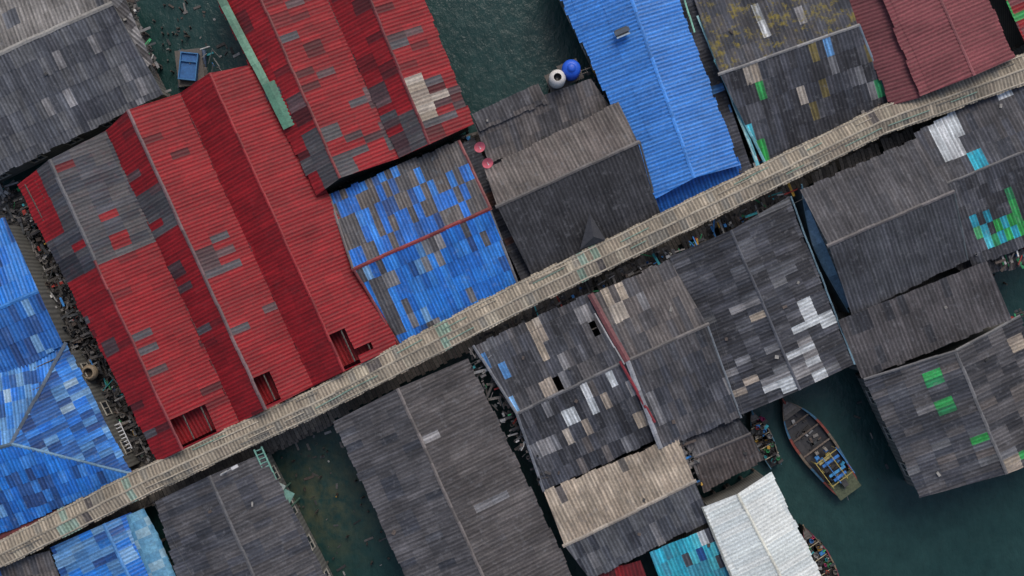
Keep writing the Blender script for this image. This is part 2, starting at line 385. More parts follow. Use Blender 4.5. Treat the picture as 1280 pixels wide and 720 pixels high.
# ================================================================ BIG BLUE ROOF
l,r=gable((768,-60,5.2),(868,222,5.2),(820,248,4.5),(672,-60,4.5),(925,206,4.5),(826,-60,4.5))
house('bright_blue_roof_house',[dict(pts=l,pal=SKYB,mat='blue',var=.04,L=1.9,w=.54,amp=.03),dict(pts=r,pal=SKYB,mat='blue',var=.04,L=1.9,w=.54,amp=.03),
 dict(pts=[(816,240,4.25),(922,196,4.25),(931,224,3.7),(827,268,3.7)],pal=[(0.02,0.13,0.5),(0.025,0.15,0.55)],mat='blue',var=.06)],
 caps=[((768,-60,5.2),(868,222,5.2),(0.05,0.22,0.62),.26)],deb=0)
vb=MB(); p=P(777,40,5.45); vb.box(p,0.9,0.5,0.35,(0.05,0.05,0.05),0.4); vb.box((p.x,p.y,p.z+0.22),1.1,0.3,0.06,(0.05,0.07,0.1),0.4); vb.box((p.x+.1,p.y-.3,p.z+0.2),1.0,0.1,0.06,(0.3,0.4,0.5),0.4); vb.out('roof_ventilator',M['paint'],bpy.data.objects['bright_blue_roof_house'])
house('narrow_grey_roof',[dict(pts=[(848,-60,4.1),(940,212,4.1),(924,216,3.9),(826,-60,3.9)],pal=SLATE+DARK,L=1.0,alts=[(LBLUE,.1,.1)])],
 caps=[((872,20,4.35),(945,200,4.3),(0.3,0.5,0.5),.16),((850,-20,4.3),(868,40,4.3),(0.2,0.45,0.35),.12),((905,90,4.3),(950,215,4.3),(0.12,0.38,0.45),.26)],deb=3)
# ================================================================ MOSSY ROOF
house('mossy_grey_roof_house',[
 dict(pts=[(900,92,5.2),(1072,32,5.2),(1045,-50,4.3),(862,-20,4.3)],pal=SLATE+BGREY,mat='moss',patches=[(950,22,9,16,.9,WHITE),(1005,12,30,8,.2,LGREY)]),
 dict(pts=[(900,92,5.2),(1072,32,5.2),(1112,132,4.0),(958,208,4.0)],pal=SLATE+DARK,mat='cement',alts=[(LGREY,.05,0.1),([(0.16,0.13,0.05)],.05,0)],
  patches=[(942,98,12,18,.9,CREAM),(1037,62,10,18,.5,WHITE+LBLUE),(955,120,10,10,.9,GREEN),(1003,118,8,16,.9,CREAM),(948,190,14,30,.4,GREEN+TURQ),(1072,62,8,10,.9,GREEN),(1085,115,30,10,.4,GREEN+LGREY)])],
 caps=[((898,93,5.2),(1074,31,5.2),(0.2,0.2,0.2),.22),((1074,31,5.2),(1112,130,4.0),(0.15,0.2,0.25),.16),((893,75,5),(958,208,4.05),(0.15,0.4,0.45),.2)],deb=3)
# ================================================================ MAROON
house('maroon_roof_house',[
 dict(pts=[(1097,-60,5.3),(1152,121,5.3),(1113,132,4.6),(1036,-60,4.6)],pal=MAR,mat='red',var=.03,L=3,w=.81),
 dict(pts=[(1150,-60,5.9),(1218,94,5.9),(1150,120,5.5),(1080,-60,5.5)],pal=MAR2,mat='red',var=.03,L=3,w=.81),
 dict(pts=[(1150,-60,5.9),(1218,94,5.9),(1268,72,5.2),(1210,-60,5.2)],pal=MAR2,mat='red',var=.03,L=3,w=.81),
 dict(pts=[(1230,-60,4.8),(1284,60,4.8),(1350,30,4.4),(1300,-80,4.4)],pal=MAR+RED,mat='red',patches=[(1270,15,14,14,.9,GREEN),(1278,58,8,10,.9,GREEN)])],
 caps=[((1150,-60,5.9),(1218,94,5.9),(0.22,0.07,0.075),.2)],deb=0)
# ================================================================ TOP LEFT
house('grey_roof_house',[
 dict(pts=[(-80,102,5.5),(140,4,5.5),(100,-60,4.6),(-80,0,4.6)],pal=[(0.22,0.21,0.2),(0.19,0.18,0.17)],alts=[(SLATE2,.2,.1)]),
 dict(pts=[(-80,102,5.5),(140,4,5.5),(204,118,4.2),(-40,238,4.2)],pal=SLATE2,alts=[(LGREY,.05,0),(SLATE,.3,0.05)],patches=[(75,118,30,10,.4,LGREY),(95,60,30,14,.3,LGREY)])],
 caps=[((-80,102,5.5),(140,4,5.5),(0.26,0.25,0.23),.34)],deb=2)
house('small_grey_shed',[dict(pts=[(120,12,3.8),(148,-20,3.8),(192,80,3.2),(165,95,3.2)],pal=BGREY+LGREY,w=.5,per=.25,L=.9)],deb=5)
# ================================================================ LEFT BLUES
house('blue_roof_house',[
 dict(pts=[(-60,410,5.0),(48,364,5.0),(6,272,4.2),(-80,300,4.2)],pal=BLUE+SKYB,mat='blue',alts=[(NAVY,.3,0)]),
 dict(pts=[(-60,410,5.0),(48,364,5.0),(80,432,4.3),(-40,500,4.3)],pal=[(0.022,0.13,0.45),(0.028,0.15,0.48)],mat='blue',alts=[(NAVY,.35,0),(LBLUE,.15,0)])],
 caps=[((-60,410,5.0),(48,364,5.0),(0.04,0.2,0.55),.3)],deb=1)
BA=[(LBLUE,.45,-.2),(SKYB,.35,-.2),(NAVY,.28,0),([(0.03,0.12,0.36)],.3,-.1),([(0.3,0.45,0.6)],.06,0)]
house('hipped_blue_roof_house',[
 dict(pts=[(-120,585,5.6),(14,555,5.6),(82,428,4.4),(-120,520,4.4)],pal=LBLUE+BLUE,mat='bluemix',alts=BA,L=.95,w=.5,per=.25,var=.2),
 dict(pts=[(14,555,5.6),(14.5,555.5,5.6),(166,594,4.4),(82,428,4.4)],pal=BLUE+LBLUE+SKYB,mat='bluemix',alts=BA,L=.95,w=.5,per=.25,var=.2),
 dict(pts=[(-120,600,5.6),(14,555,5.6),(166,594,4.4),(-60,695,4.3)],pal=BLUE[:3],mat='bluemix',alts=[(SKYB,.4,-.2),(LBLUE,.2,0),(NAVY,.35,0)],L=.95,w=.5,per=.25,var=.18)],
 caps=[((14,555,5.6),(82,428,4.45),(0.09,0.12,0.16),.24),((14,555,5.6),(164,592,4.45),(0.12,0.24,0.36),.24),((-120,590,5.6),(14,555,5.6),(0.1,0.16,0.22),.26)],deb=1)
e=empty('rusty_gutter'); ridgecap((168,594,4.1),(-40,692,4.1),e,(0.14,0.03,0.03),0.8,0.1,'gutter_sheet',0.1)
# ================================================================ BOTTOM LEFT
house('blue_gable_house',[
 dict(pts=[(130,655,4.6),(190,780,4.6),(100,800,3.9),(64,684,3.9)],pal=BLUE+LBLUE,mat='bluemix',alts=[(LBLUE,.5,-.3),(NAVY,.3,0)],L=1.0,var=.2),
 dict(pts=[(130,655,4.6),(190,780,4.6),(240,780,3.9),(165,640,3.9)],pal=BLUE[:3],mat='blue',alts=[(LBLUE,.3,-.2),(NAVY,.2,0)],L=1.0)],
 caps=[((130,655,4.6),(190,780,4.6),(0.06,0.2,0.45),.26)],deb=1)
house('grey_roof_house',[
 dict(pts=[(-60,720,4.0),(62,688,4.0),(100,790,3.4),(-40,800,3.4)],pal=BGREY+BROWN,alts=[(BLUE,.15,.1)])],deb=4)
house('grey_roof_house',[
 dict(pts=[(262,595,5.0),(352,800,5.0),(250,830,4.1),(196,626,4.1)],pal=BGREY+SLATE,alts=[(LGREY,.02,0)]),
 dict(pts=[(262,595,5.0),(352,800,5.0),(448,800,4.1),(330,566,4.1)],pal=BGREY+SLATE[:2],alts=[(LGREY,.02,0)])],
 caps=[((262,595,5.0),(352,800,5.0),(0.09,0.09,0.095),.26)],deb=3)
e=empty('light_blue_barrel_awning'); A=P(168,640,3.9); B=P(225,775,3.9); d=(B-A).normalized(); sd=d.cross(Vector((0,0,1)))
V=[];F=[];C=[];n=40;mm=8
for i in range(n+1):
    t=i/n; w=0.95*(0.75+0.25*min(1,t*4))
    for j in range(mm+1):
        a=math.pi*j/mm; rr=w*(1+0.02*math.sin(i*2.1)); V.append(A.lerp(B,t)+sd*math.cos(a)*rr+Vector((0,0,math.sin(a)*0.55*rr)))
for i in range(n):
    for j in range(mm):
        k=i*(mm+1)+j; F.append([k,k+1,k+mm+2,k+mm+1]); C.append(jit([(0.10,0.27,0.42),(0.12,0.31,0.46),(0.09,0.26,0.42),(0.22,0.37,0.47)][(i//3+j//3)%4],0.14))
obj('awning_sheet',V,F,M['paint'],e,C,None,True)
s=MB()
for t in (0,.33,.66,1):
    for q in (-1,1):
        p=A.lerp(B,t)+sd*q*0.75; s.tube((p.x,p.y,-1),(p.x,p.y,3.9),0.06,(0.1,0.1,0.1),6)
s.out('support_post',M['wood'],e)
# ================================================================ BOTTOM CENTRE
l,r=gable((497,486,5.2),(640,800,5.2),(560,830,4.2),(416,528,4.2),(755,800,4.2),(585,448,4.2))
house('long_grey_roof_house',[
 dict(pts=l,pal=BGREY+[(0.1,0.098,0.105)],alts=[(SLATE,.3,0.05)],var=.07),
 dict(pts=r,pal=[(0.096,0.088,0.088),(0.105,0.097,0.096),(0.088,0.082,0.083)],var=.07,patches=[(538,547,10,8,.8,LGREY),(632,618,34,4,.3,LGREY)])],
 caps=[((497,486,5.2),(640,800,5.2),(0.14,0.125,0.12),.24)],deb=2)
PB3=[([(655,408),(675,402),(688,440),(700,450),(690,462),(672,445)],.8,CREAM),(683,482,18,12,.6,CREAM),(680,505,20,18,.35,LGREY+CREAM),(735,395,10,24,.5,LGREY),(750,495,34,20,.3,CREAM+WHITE),
 (735,530,30,14,.35,CREAM),(795,525,20,10,.6,CREAM),(712,515,8,10,.9,WHITE),(685,560,18,16,.4,LGREY),(770,400,14,30,.3,CREAM),(622,470,16,70,.4,SLATE2+LBLUE),(665,570,16,40,.4,SLATE2+LGREY)]
house('patched_grey_roof_house',[
 dict(pts=[(648,516,5.0),(782,452,5.0),(738,366,4.2),(592,432,4.2)],pal=SLATE+DARK+BGREY,alts=[(LGREY,.04,0)],patches=PB3,miss=.004,w=.5,per=.25,L=1.2),
 dict(pts=[(648,516,5.0),(782,452,5.0),(828,546,4.0),(680,614,4.0)],pal=SLATE+DARK,alts=[(LGREY,.04,0),(BROWN,.15,0)],patches=PB3,miss=.004,w=.5,per=.25,L=1.2)],
 caps=[((646,517,5.0),(782,452,5.0),(0.12,0.12,0.125),.24),((592,432,4.2),(646,517,5.0),(0.14,0.15,0.17),.2),((646,517,5.0),(680,614,4.05),(0.14,0.15,0.17),.2)],deb=5)
house('patched_grey_roof_house',[
 dict(pts=[(786,450,5.2),(884,406,5.2),(836,324,4.4),(742,368,4.4)],pal=BROWN+BGREY,alts=[(LGREY,.02,0)],patches=[(768,365,14,16,.5,CREAM),(775,388,10,10,.7,CREAM),(820,335,14,8,.4,LGREY)],var=.08),
 dict(pts=[(786,450,5.2),(884,406,5.2),(926,522,4.2),(826,560,4.2)],pal=SLATE+BGREY,alts=[(LGREY,.02,0)],patches=[(830,478,12,8,.6,LGREY),(810,510,12,30,.4,LGREY)],var=.08)],
 caps=[((784,451,5.2),(886,405,5.2),(0.13,0.12,0.115),.26),((738,368,4.5),(784,451,5.25),(0.15,0.05,0.055),.45),((784,451,5.25),(826,560,4.3),(0.26,0.27,0.29),.35),
  ((775,452,5.3),(818,528,4.55),(0.25,0.03,0.04),.2),((744,392,4.85),(780,455,5.35),(0.36,0.36,0.37),.1),((884,406,5.2),(926,522,4.2),(0.16,0.18,0.2),.14)],deb=3)
house('small_dark_roof_shed',[
 dict(pts=[(868,572,3.9),(938,542,3.9),(920,520,3.6),(852,552,3.6)],pal=BGREY+DARK),
 dict(pts=[(868,572,3.9),(938,542,3.9),(954,575,3.3),(880,616,3.3)],pal=[(0.09,0.075,0.072),(0.1,0.085,0.08)]),],caps=[((868,572,3.9),(938,542,3.9),(0.1,0.09,0.09),.22)],deb=2)
house('cream_roof_house',[
 dict(pts=[(706,682,4.9),(868,602,4.9),(846,545,4.1),(680,614,4.1)],pal=CREAMR,alts=[(BROWN,.05,.2)],patches=[(783,590,14,9,.9,[(0.12,0.11,0.1)])],var=.06),
 dict(pts=[(706,682,4.9),(868,602,4.9),(888,650,4.0),(738,724,4.0)],pal=SLATE2,alts=[(SLATE,.3,0),(LGREY,.1,0)])],
 caps=[((704,683,4.9),(870,601,4.9),(0.33,0.29,0.24),.26)],deb=2)
house('turquoise_roof_house',[
 dict(pts=[(812,690,4.3),(896,655,4.3),(940,770,3.6),(850,790,3.6)],pal=TURQ+[(0.05,0.3,0.42)],mat='bluemix',alts=[(SLATE,.25,0),(NAVY,.15,0),(WHITE,.06,0)],L=1.0,var=.2)],deb=2)
house('small_red_roof_shed',[dict(pts=[(740,716,3.6),(800,700,3.6),(830,780,3.3),(770,790,3.3)],pal=RED+DRED,mat='red')],deb=2)
house('white_roof_house',[
 dict(pts=[(922,618,4.9),(1012,790,4.9),(950,810,4.4),(878,634,4.4)],pal=WHITER,mat='white',var=.04,w=.54,L=2.4,amp=.015),
 dict(pts=[(922,618,4.9),(1012,790,4.9),(1060,790,4.4),(964,590,4.4)],pal=WHITER,mat='white',var=.04,w=.54,L=2.4,amp=.015)],
 caps=[((922,618,4.9),(1012,790,4.9),(0.6,0.6,0.52),.2),((878,634,4.45),(950,810,4.45),(0.3,0.32,0.3),.16)],deb=0)
# ================================================================ RIGHT CENTRE
PR=[([(990,378),(1012,370),(1020,395),(1040,392),(1038,404),(1000,415),(988,412),(1002,400)],.85,WHITE),(1003,437,16,12,.5,LGREY+WHITE),(1012,455,18,18,.7,WHITE+LGREY),([(955,470),(1025,458),(1028,475),(975,492),(958,485)],.8,WHITE+LGREY),
 (928,402,28,8,.6,CREAM+LGREY),(938,375,22,6,.5,LGREY),(945,447,30,5,.5,LGREY),(1035,375,10,30,.2,LBLUE),(930,490,24,14,.3,CREAM),(905,462,10,10,.3,LGREY)]
l,r=gable((914,288,5.2),(1000,487,5.2),(926,518,4.3),(836,322,4.3),(1066,455,4.3),(986,246,4.3))
house('patched_grey_roof_house',[
 dict(pts=l,pal=SLATE+DARK,alts=[(SLATE2,.2,0)],patches=PR,w=.5,per=.25,L=1.1),dict(pts=r,pal=SLATE+DARK,alts=[(SLATE2,.15,0)],patches=PR,w=.5,per=.25,L=1.1)],
 caps=[((914,288,5.2),(1000,487,5.2),(0.08,0.085,0.1),.2),((1068,455,4.35),(988,246,4.35),(0.12,0.2,0.25),.12)],deb=4)
house('grey_gable_house',[
 dict(pts=[(1036,306,5.6),(1190,240,5.6),(1146,172,4.7),(1000,238,4.7)],pal=BGREY+[(0.1,0.096,0.1)],var=.05,L=1.8),  # sunward slope, lighter palette carries the light
 dict(pts=[(1036,306,5.6),(1190,240,5.6),(1210,324,4.2),(1066,396,4.2)],pal=[(0.068,0.072,0.084),(0.074,0.079,0.09)],var=.05,L=1.8)],  # far slope, shade put into the darker palette
 caps=[((1034,307,5.6),(1192,239,5.6),(0.12,0.11,0.11),.26),((1192,239,5.6),(1210,324,4.25),(0.1,0.12,0.13),.12)],deb=1)
house('patched_grey_roof_house',[
 dict(pts=[(1178,232,4.9),(1350,160,4.9),(1300,75,4.2),(1142,168,4.2)],pal=SLATE+BGREY,
  patches=[([(1162,155),(1190,143),(1208,180),(1245,172),(1240,188),(1195,202),(1172,196)],.95,WHITE),(1222,190,14,12,.95,TURQ),(1262,116,14,16,.7,WHITE)]),
 dict(pts=[(1178,232,4.9),(1350,160,4.9),(1400,260,4.1),(1216,334,4.1)],pal=SLATE+DARK,alts=[(LGREY,.03,0)],w=.5,per=.25,L=.9,
  patches=[(1225,278,16,16,.7,TURQ+[(0.1,0.5,0.2)]),(1250,288,26,14,.85,GREEN+TURQ),(1272,268,8,30,.7,GREEN),(1250,305,30,8,.6,GREEN+DARK),(1180,250,8,20,.5,TURQ)])],
 caps=[((1178,232,4.9),(1350,160,4.9),(0.1,0.1,0.105),.2)],deb=3)
house('small_grey_shed',[dict(pts=[(1188,330,3.3),(1282,306,3.3),(1292,330,3.1),(1215,348,3.1)],pal=BGREY+BROWN,w=.5,per=.25,L=.9)],deb=3)
house('grey_roof_house',[
 dict(pts=[(1048,400,4.5),(1233,326,4.8),(1264,398,4.5),(1078,474,4.3)],pal=[(0.08,0.076,0.08),(0.092,0.086,0.09)],alts=[(DARK,.12,0.1)],var=.07),
 ],caps=[],deb=2)
l,r=gable((1195,440,5.3),(1258,592,5.3),(1150,622,4.2),(1080,474,4.2),(1345,560,4.2),(1275,395,4.2))
house('grey_roof_house',[
 dict(pts=l,pal=SLATE+BGREY,alts=[(SLATE2,.15,0),(BROWN,.1,0)],patches=[([(1155,470),(1178,463),(1181,474),(1158,481)],1,GREEN),([(1172,503),(1196,496),(1198,508),(1175,514)],1,GREEN),([(1207,547),(1230,540),(1232,551),(1210,558)],1,GREEN),(1152,508,10,6,.5,LGREY),(1147,562,7,5,.8,WHITE)]),
 dict(pts=r,pal=BGREY+DARK,alts=[(BROWN,.2,0)],patches=[(1268,422,8,16,.8,CREAM),(1266,572,14,14,.8,LGREY+CREAM),(1278,565,8,6,.9,GREEN)])],
 caps=[((1195,440,5.3),(1258,592,5.3),(0.13,0.13,0.135),.24),((1080,474,4.3),(1195,438,5.3),(0.13,0.13,0.135),.2),((1195,438,5.3),(1275,395,4.3),(0.13,0.13,0.13),.2)],deb=2)

# ================================================================ WALKWAY
wk=empty('covered_walkway')
c=[(-110,742),(0,693),(180,602),(400,500),(640,376),(900,250),(1100,152),(1280,86),(1400,42)]
hw=[16,16,18,17,18,18,18,19,19]
nrm=[]
for i in range(len(c)):
    a=c[max(0,i-1)];b=c[min(len(c)-1,i+1)]; dx,dy=b[0]-a[0],b[1]-a[1]; L=math.hypot(dx,dy); nrm.append((-dy/L,dx/L))
z0,z1=4.95,4.74
dk=MB(); gp=[([(x-12,y-16),(x+12,y-26),(x+16,y+16),(x-8,y+22)],.45,[(0.24,0.34,0.27),(0.26,0.36,0.3)]) for x,y in ((165,612),(560,418),(80,655),(735,330))]
for i in range(len(c)-1):
    a,b=c[i],c[i+1]; na,nb=nrm[i],nrm[i+1]
    for sg in (1,-1):
        ea=(a[0]+na[0]*hw[i]*sg,a[1]+na[1]*hw[i]*sg,z1); eb=(b[0]+nb[0]*hw[i+1]*sg,b[1]+nb[1]*hw[i+1]*sg,z1)
        panel('canopy_sheets',[(a[0],a[1],z0),(b[0],b[1],z0),eb,ea],WALK,wk,mat='walk',alts=[([(0.27,0.25,0.21)],.3,0),(BROWN,.06,0.1),([(0.44,0.39,0.30)],.12,0)],patches=gp,L=1.3,w=.5,per=.25,var=.1,ragged=.05,lap=.012,amp=.024)
        f=.86
        ridgecap((a[0]+na[0]*hw[i]*sg*f,a[1]+na[1]*hw[i]*sg*f,z1+.03),(b[0]+nb[0]*hw[i+1]*sg*f,b[1]+nb[1]*hw[i+1]*sg*f,z1+.03),wk,(0.36,0.32,0.25),.1,.06,'edge_batten',.2)
    ridgecap((a[0],a[1],z0),(b[0],b[1],z0),wk,(0.33,0.29,0.225),.14,.04,'ridge_cap',.2)
    A=P(a[0],a[1],1.2);B=P(b[0],b[1],1.2); d=B-A; n=int(d.length/2.5); ang=math.atan2(d.y,d.x); dn=d.normalized(); sd=Vector((-dn.y,dn.x,0))
    nb_=int(d.length/.3)
    for j in range(nb_):
        p=A+d*((j+.5)/nb_); dk.box((p.x,p.y,1.15+U(-.01,.01)),.27,U(3.3,3.9),0.06,jit((0.15,0.135,0.115),.3),ang)
    for j in range(n):
        for sg in (-.85,.85):
            p=A+d*(j/n)+sd*sg; dk.tube((p.x,p.y,-1.5),(p.x,p.y,4.7),0.08,(0.12,0.1,0.08),6)
dk.out('boardwalk_and_posts',M['junk'],wk)
m=MB()
for i in range(40):
    k=random.randrange(1,len(c)-2); t=U(.05,.95); a,b=c[k],c[k+1]; p=P(a[0]+(b[0]-a[0])*t,a[1]+(b[1]-a[1])*t,5.0); ang=math.atan2(-(b[1]-a[1]),b[0]-a[0])
    o=random.choice((.45,-.45,.6,-.3))+U(-.06,.06); m.box((p.x-math.sin(ang)*o,p.y+math.cos(ang)*o,5.04-.2*abs(o)+sag(p)),U(1.0,3.2),.06,.03,jit(random.choice([(0.42,0.37,0.29),(0.2,0.18,0.15),(0.2,0.31,0.25)]),.2),ang+U(-.02,.02))
m.out('canopy_batten',M['junk'],wk)

# ================================================================ water tanks
def tank(name,px,py,z,r,h,col,openc=None):
    e=empty(name); m=MB(); p=P(px,py,z)
    pr=[(r*.97,0),(r,.1),(r*.97,.25),(r,.4),(r*.97,.55),(r,.7),(r*.97,.85),(r,h-.25),(r*.85,h-.05),(r*.5,h+.08)]
    if openc: pr+= [(r*.46,h+.08),(r*.44,h-.3),(0.001,h-.3)]; cols=[col]*10+[openc]*2
    else: pr+= [(r*.45,h+.08),(r*.45,h+.16),(r*.2,h+.2),(0.001,h+.2)]; cols=[col]*13
    m.lathe(p,pr,26,cols=cols+[col]); m.out('tank_shell',M['plastic'],e,True)
    s=MB(); s.box((p.x,p.y,z-.08),r*2.3,r*2.3,.12,(0.2,0.18,0.15),.4)
    for a in (-1,1):
        for b in (-1,1): s.tube((p.x+a*r*.8,p.y+b*r*.8,-1.5),(p.x+a*r*.8,p.y+b*r*.8,z-.1),.08,(0.1,0.1,0.1),6)
    s.tube((p.x+r,p.y,z+.2),(p.x+r+1.6,p.y+.6,z+.2),.04,(0.4,0.42,0.45),6)
    s.out('tank_stand',M['wood'],e)
tank('white_water_tank',696,101,4.0,.6,1.3,(0.62,0.59,0.55),(0.03,0.025,0.02))
tank('blue_water_tank',713,90,3.9,.66,1.4,(0.015,0.10,0.6))
def dish(px,py,z):
    e=empty('satellite_dish'); m=MB(); p=P(px,py,z)
    pr=[(0.001,0)]+[(.38*i/5,.13*(i/5)**2) for i in range(1,6)]+[(.40,.14)]
    m.lathe((0,0,0),pr,20,(0.75,0.16,0.2)); o=m.out('reflector',M['plastic'],e,True); o.location=p; o.rotation_euler=(.5,.3,0)
    s=MB(); s.tube((p.x,p.y,p.z),(p.x+.1,p.y-.2,p.z+.4),.02,(0.5,0.5,0.5),6); s.box((p.x+.1,p.y-.2,p.z+.4),.08,.08,.1,(0.6,0.6,0.6)); s.tube((p.x,p.y,1),(p.x,p.y,p.z),.04,(0.3,0.3,0.3),6)
    s.out('feed_arm_and_mast',M['plastic'],e)
dish(599,183,5.0); dish(609,203,5.0)

# ================================================================ scrap piles and decks
JC=[(0.045,0.042,0.04),(0.07,0.065,0.062),(0.03,0.03,0.032),(0.16,0.15,0.14),(0.11,0.105,0.105),(0.09,0.07,0.06),(0.26,0.26,0.26),(0.05,0.055,0.06),(0.035,0.035,0.04)]
JB=[(0.04,0.2,0.5),(0.5,0.5,0.48),(0.05,0.35,0.4),(0.4,0.05,0.04),(0.5,0.3,0.05),(0.04,0.3,0.12)]
def scrap(name,poly,z,n,bright=.08,big=1.0,zr=.7):
    xs=[p[0] for p in poly]; ys=[p[1] for p in poly]; m=MB(); k=0
    while k<n:
        x=U(min(xs),max(xs)); y=U(min(ys),max(ys))
        if not inpoly(x,y,poly): continue
        k+=1; p=P(x,y,z+U(0,zr)); col=jit(random.choice(JB if R()<bright else JC),.3); q=R()
        base=random.choice([.43,-1.14]) if R()<.7 else U(0,3)
        if q<.55: m.box(p,U(.5,2.4)*big,U(.06,.2),.05,col,base+U(-.15,.15),U(-.12,.12)*min(1,zr*2))
        elif q<.78: m.box(p,U(.2,.6)*big,U(.15,.5)*big,U(.1,.4)*min(1,zr*3),col,base,U(-.2,.2)*min(1,zr*2))
        elif q<.92: m.tube(p,(p.x+U(-1,1)*big,p.y+U(-1,1)*big,p.z+U(-.1,.3)*min(1,zr*2)),U(.02,.05),col,6)
        else:
            r=U(.12,.28)*big; m.lathe((p.x,p.y,p.z),[(r*.8,0),(r,.35),(r*.88,.35),(r*.7,.1),(0.001,.08)],12,col)
    return m.out(name,M['junk'])
def deck(poly,z=1.0,colr=(0.1,0.09,0.08)):
    e=empty('plank_deck'); m=MB()
    a,b,c_,d=[P(x,y,z) for x,y in poly]; L=((b-a).length+(c_-d).length)/2; n=max(2,int(L/.28))
    for i in range(n):
        if R()<.06: continue
        t=(i+.5)/n; p=a.lerp(b,t);q=d.lerp(c_,t); mid=(p+q)/2; l=(q-p); m.box((mid.x,mid.y,z+U(-.02,.02)),l.length+U(-.2,.2),.24,.05,jit(colr,.4),math.atan2(l.y,l.x))
    for t in (.05,.5,.95):
        for s in (.1,.9):
            p=a.lerp(b,t).lerp(d.lerp(c_,t),s); m.tube((p.x,p.y,-1.5),(p.x,p.y,z),.09,(0.08,0.07,0.06),6)
    m.out('planks',M['junk'],e)
deck([(-20,240),(95,440),(130,420),(25,225)],.8); deck([(85,420),(165,605),(205,590),(120,400)],.85)
scrap('scrap_pile',[(-5,225),(22,232),(95,350),(200,570),(182,600),(85,425),(40,360),(5,270)],1.1,800,.05,.65)
scrap('scrap_pile',[(40,350),(85,345),(140,440),(125,470),(80,430)],1.9,160,.04,.5)
deck([(565,175),(655,360),(672,350),(600,165)],1.1); deck([(575,170),(640,300),(660,290),(610,160)],1.6)
scrap('scrap_pile',[(572,170),(598,160),(650,330),(662,352),(640,345)],1.5,120,.12,.6)
scrap('scrap_pile',[(735,92),(748,86),(762,125),(752,130)],2.5,24,.05,.6)
scrap('scrap_pile',[(150,0),(172,40),(205,118),(190,112),(150,40)],1.6,90,.03,.6)
scrap('scrap_pile',[(150,-20),(165,-10),(200,90),(185,80)],2.6,60,.05,.5)
scrap('scrap_pile',[(925,205),(950,195),(975,212),(930,232)],3.2,40,.5,.5)
scrap('scrap_pile',[(1085,110),(1110,125),(1105,150),(1070,160)],3.6,50,.3,.5)
scrap('scrap_pile',[(1215,318),(1280,300),(1280,330),(1220,342)],3.3,50,.3,.4)
scrap('scrap_pile',[(1258,392),(1282,385),(1290,440),(1270,440)],3.4,30,.4,.5)
scrap('scrap_pile',[(842,548),(862,552),(880,615),(868,600)],3.6,40,.15,.5)
scrap('scrap_pile',[(885,640),(900,640),(925,700),(905,705)],3.4,30,.3,.5)
scrap('scrap_pile',[(585,430),(605,440),(690,600),(680,614),(590,460)],3.6,150,.05,.5)
scrap('scrap_pile',[(832,322),(880,296),(878,304),(842,324)],3.6,30,.4,.4)
# low decks and clutter between the boardwalk and the lower row of houses
deck([(742,350),(836,304),(846,326),(752,372)],2.0,(0.13,0.12,0.11)); scrap('scrap_pile',[(745,352),(836,306),(842,320),(750,366)],2.3,60,.2,.5)
deck([(850,296),(990,228),(996,246),(858,318)],1.8,(0.12,0.11,0.1)); scrap('scrap_pile',[(880,285),(990,232),(992,242),(884,300)],2.1,70,.2,.5)
deck([(1000,222),(1140,158),(1146,172),(1004,240)],2.0,(0.12,0.11,0.1))
deck([(590,420),(738,346),(744,366),(598,438)],2.0,(0.12,0.11,0.1)); scrap('scrap_pile',[(595,424),(738,352),(740,360),(600,432)],2.3,60,.1,.5)
deck([(330,558),(415,520),(418,530),(334,570)],1.0,(0.12,0.11,0.1))
# floating litter near the pilings
scrap('floating_debris',[(340,565),(415,532),(505,715),(420,720)],.02,34,.1,.35,.05)
scrap('floating_debris',[(190,0),(265,0),(300,75),(215,110)],.02,26,.1,.35,.05)
scrap('floating_debris',[(1060,490),(1090,500),(1140,630),(1090,630)],.02,6,.1,.25,.05)
deck([(985,240),(1045,400),(1075,395),(1005,230)],.7)
deck([(225,60),(262,130),(275,120),(250,70)],.7)
m=MB()
for cx,cy,rx,ry,n in ((225,20,16,50,16),(385,585,30,50,12),(460,650,30,60,14),(730,60,12,40,8),(215,60,20,40,10),(1250,350,10,10,3),(345,590,10,25,6)):
    for _ in range(n):
        p=P(cx+U(-rx,rx),cy+U(-ry,ry),0); h=U(.15,.6); m.tube((p.x,p.y,-1),(p.x+U(-.5,.5),p.y+U(-.5,.5),h),.07,jit((0.05,0.045,0.04),.4),6)
m.out('mooring_posts',M['junk'])
j=empty('clay_water_jar'); m=MB(); m.lathe(P(116,465,2.4),[(.3,0),(.55,.3),(.6,.6),(.46,.9),(.38,.95),(.33,.9),(.33,.5),(0.001,.4)],22,(0.24,0.19,0.13),cols=[(0.24,0.19,0.13)]*5+[(0.05,0.04,0.03)]*3); m.out('jar_body',M['junk'],j,True)
j=empty('white_ladder'); m=MB()
A=P(142,530,2.4);B=P(158,564,2.4); d=(B-A); sd=Vector((-d.y,d.x,0)).normalized()*.45
for s in (-1,1): m.tube(A+sd*s,B+sd*s,.04,(0.6,0.62,0.65),6)
for i in range(8): p=A+d*((i+.5)/8); m.tube(p-sd,p+sd,.05,(0.6,0.62,0.65),6)
m.out('rungs_and_rails',M['plastic'],j)
j=empty('green_gangway'); m=MB(); A=P(322,560,4.4);B=P(350,622,3.9)
d=(B-A); sd=Vector((-d.y,d.x,0)).normalized()*.28
for s in (-1,1): m.tube(A+sd*s,B+sd*s,.07,(0.17,0.36,0.29),6)
for i in range(12): p=A+d*((i+.5)/12); m.tube(p-sd,p+sd,.05,(0.14,0.30,0.25),6)
m.box(P(353,626,3.9),1.7,1.1,.08,(0.15,0.30,0.25),1.1); m.box(P(347,610,4.1),.8,.9,.06,(0.3,0.36,0.33),1.1)
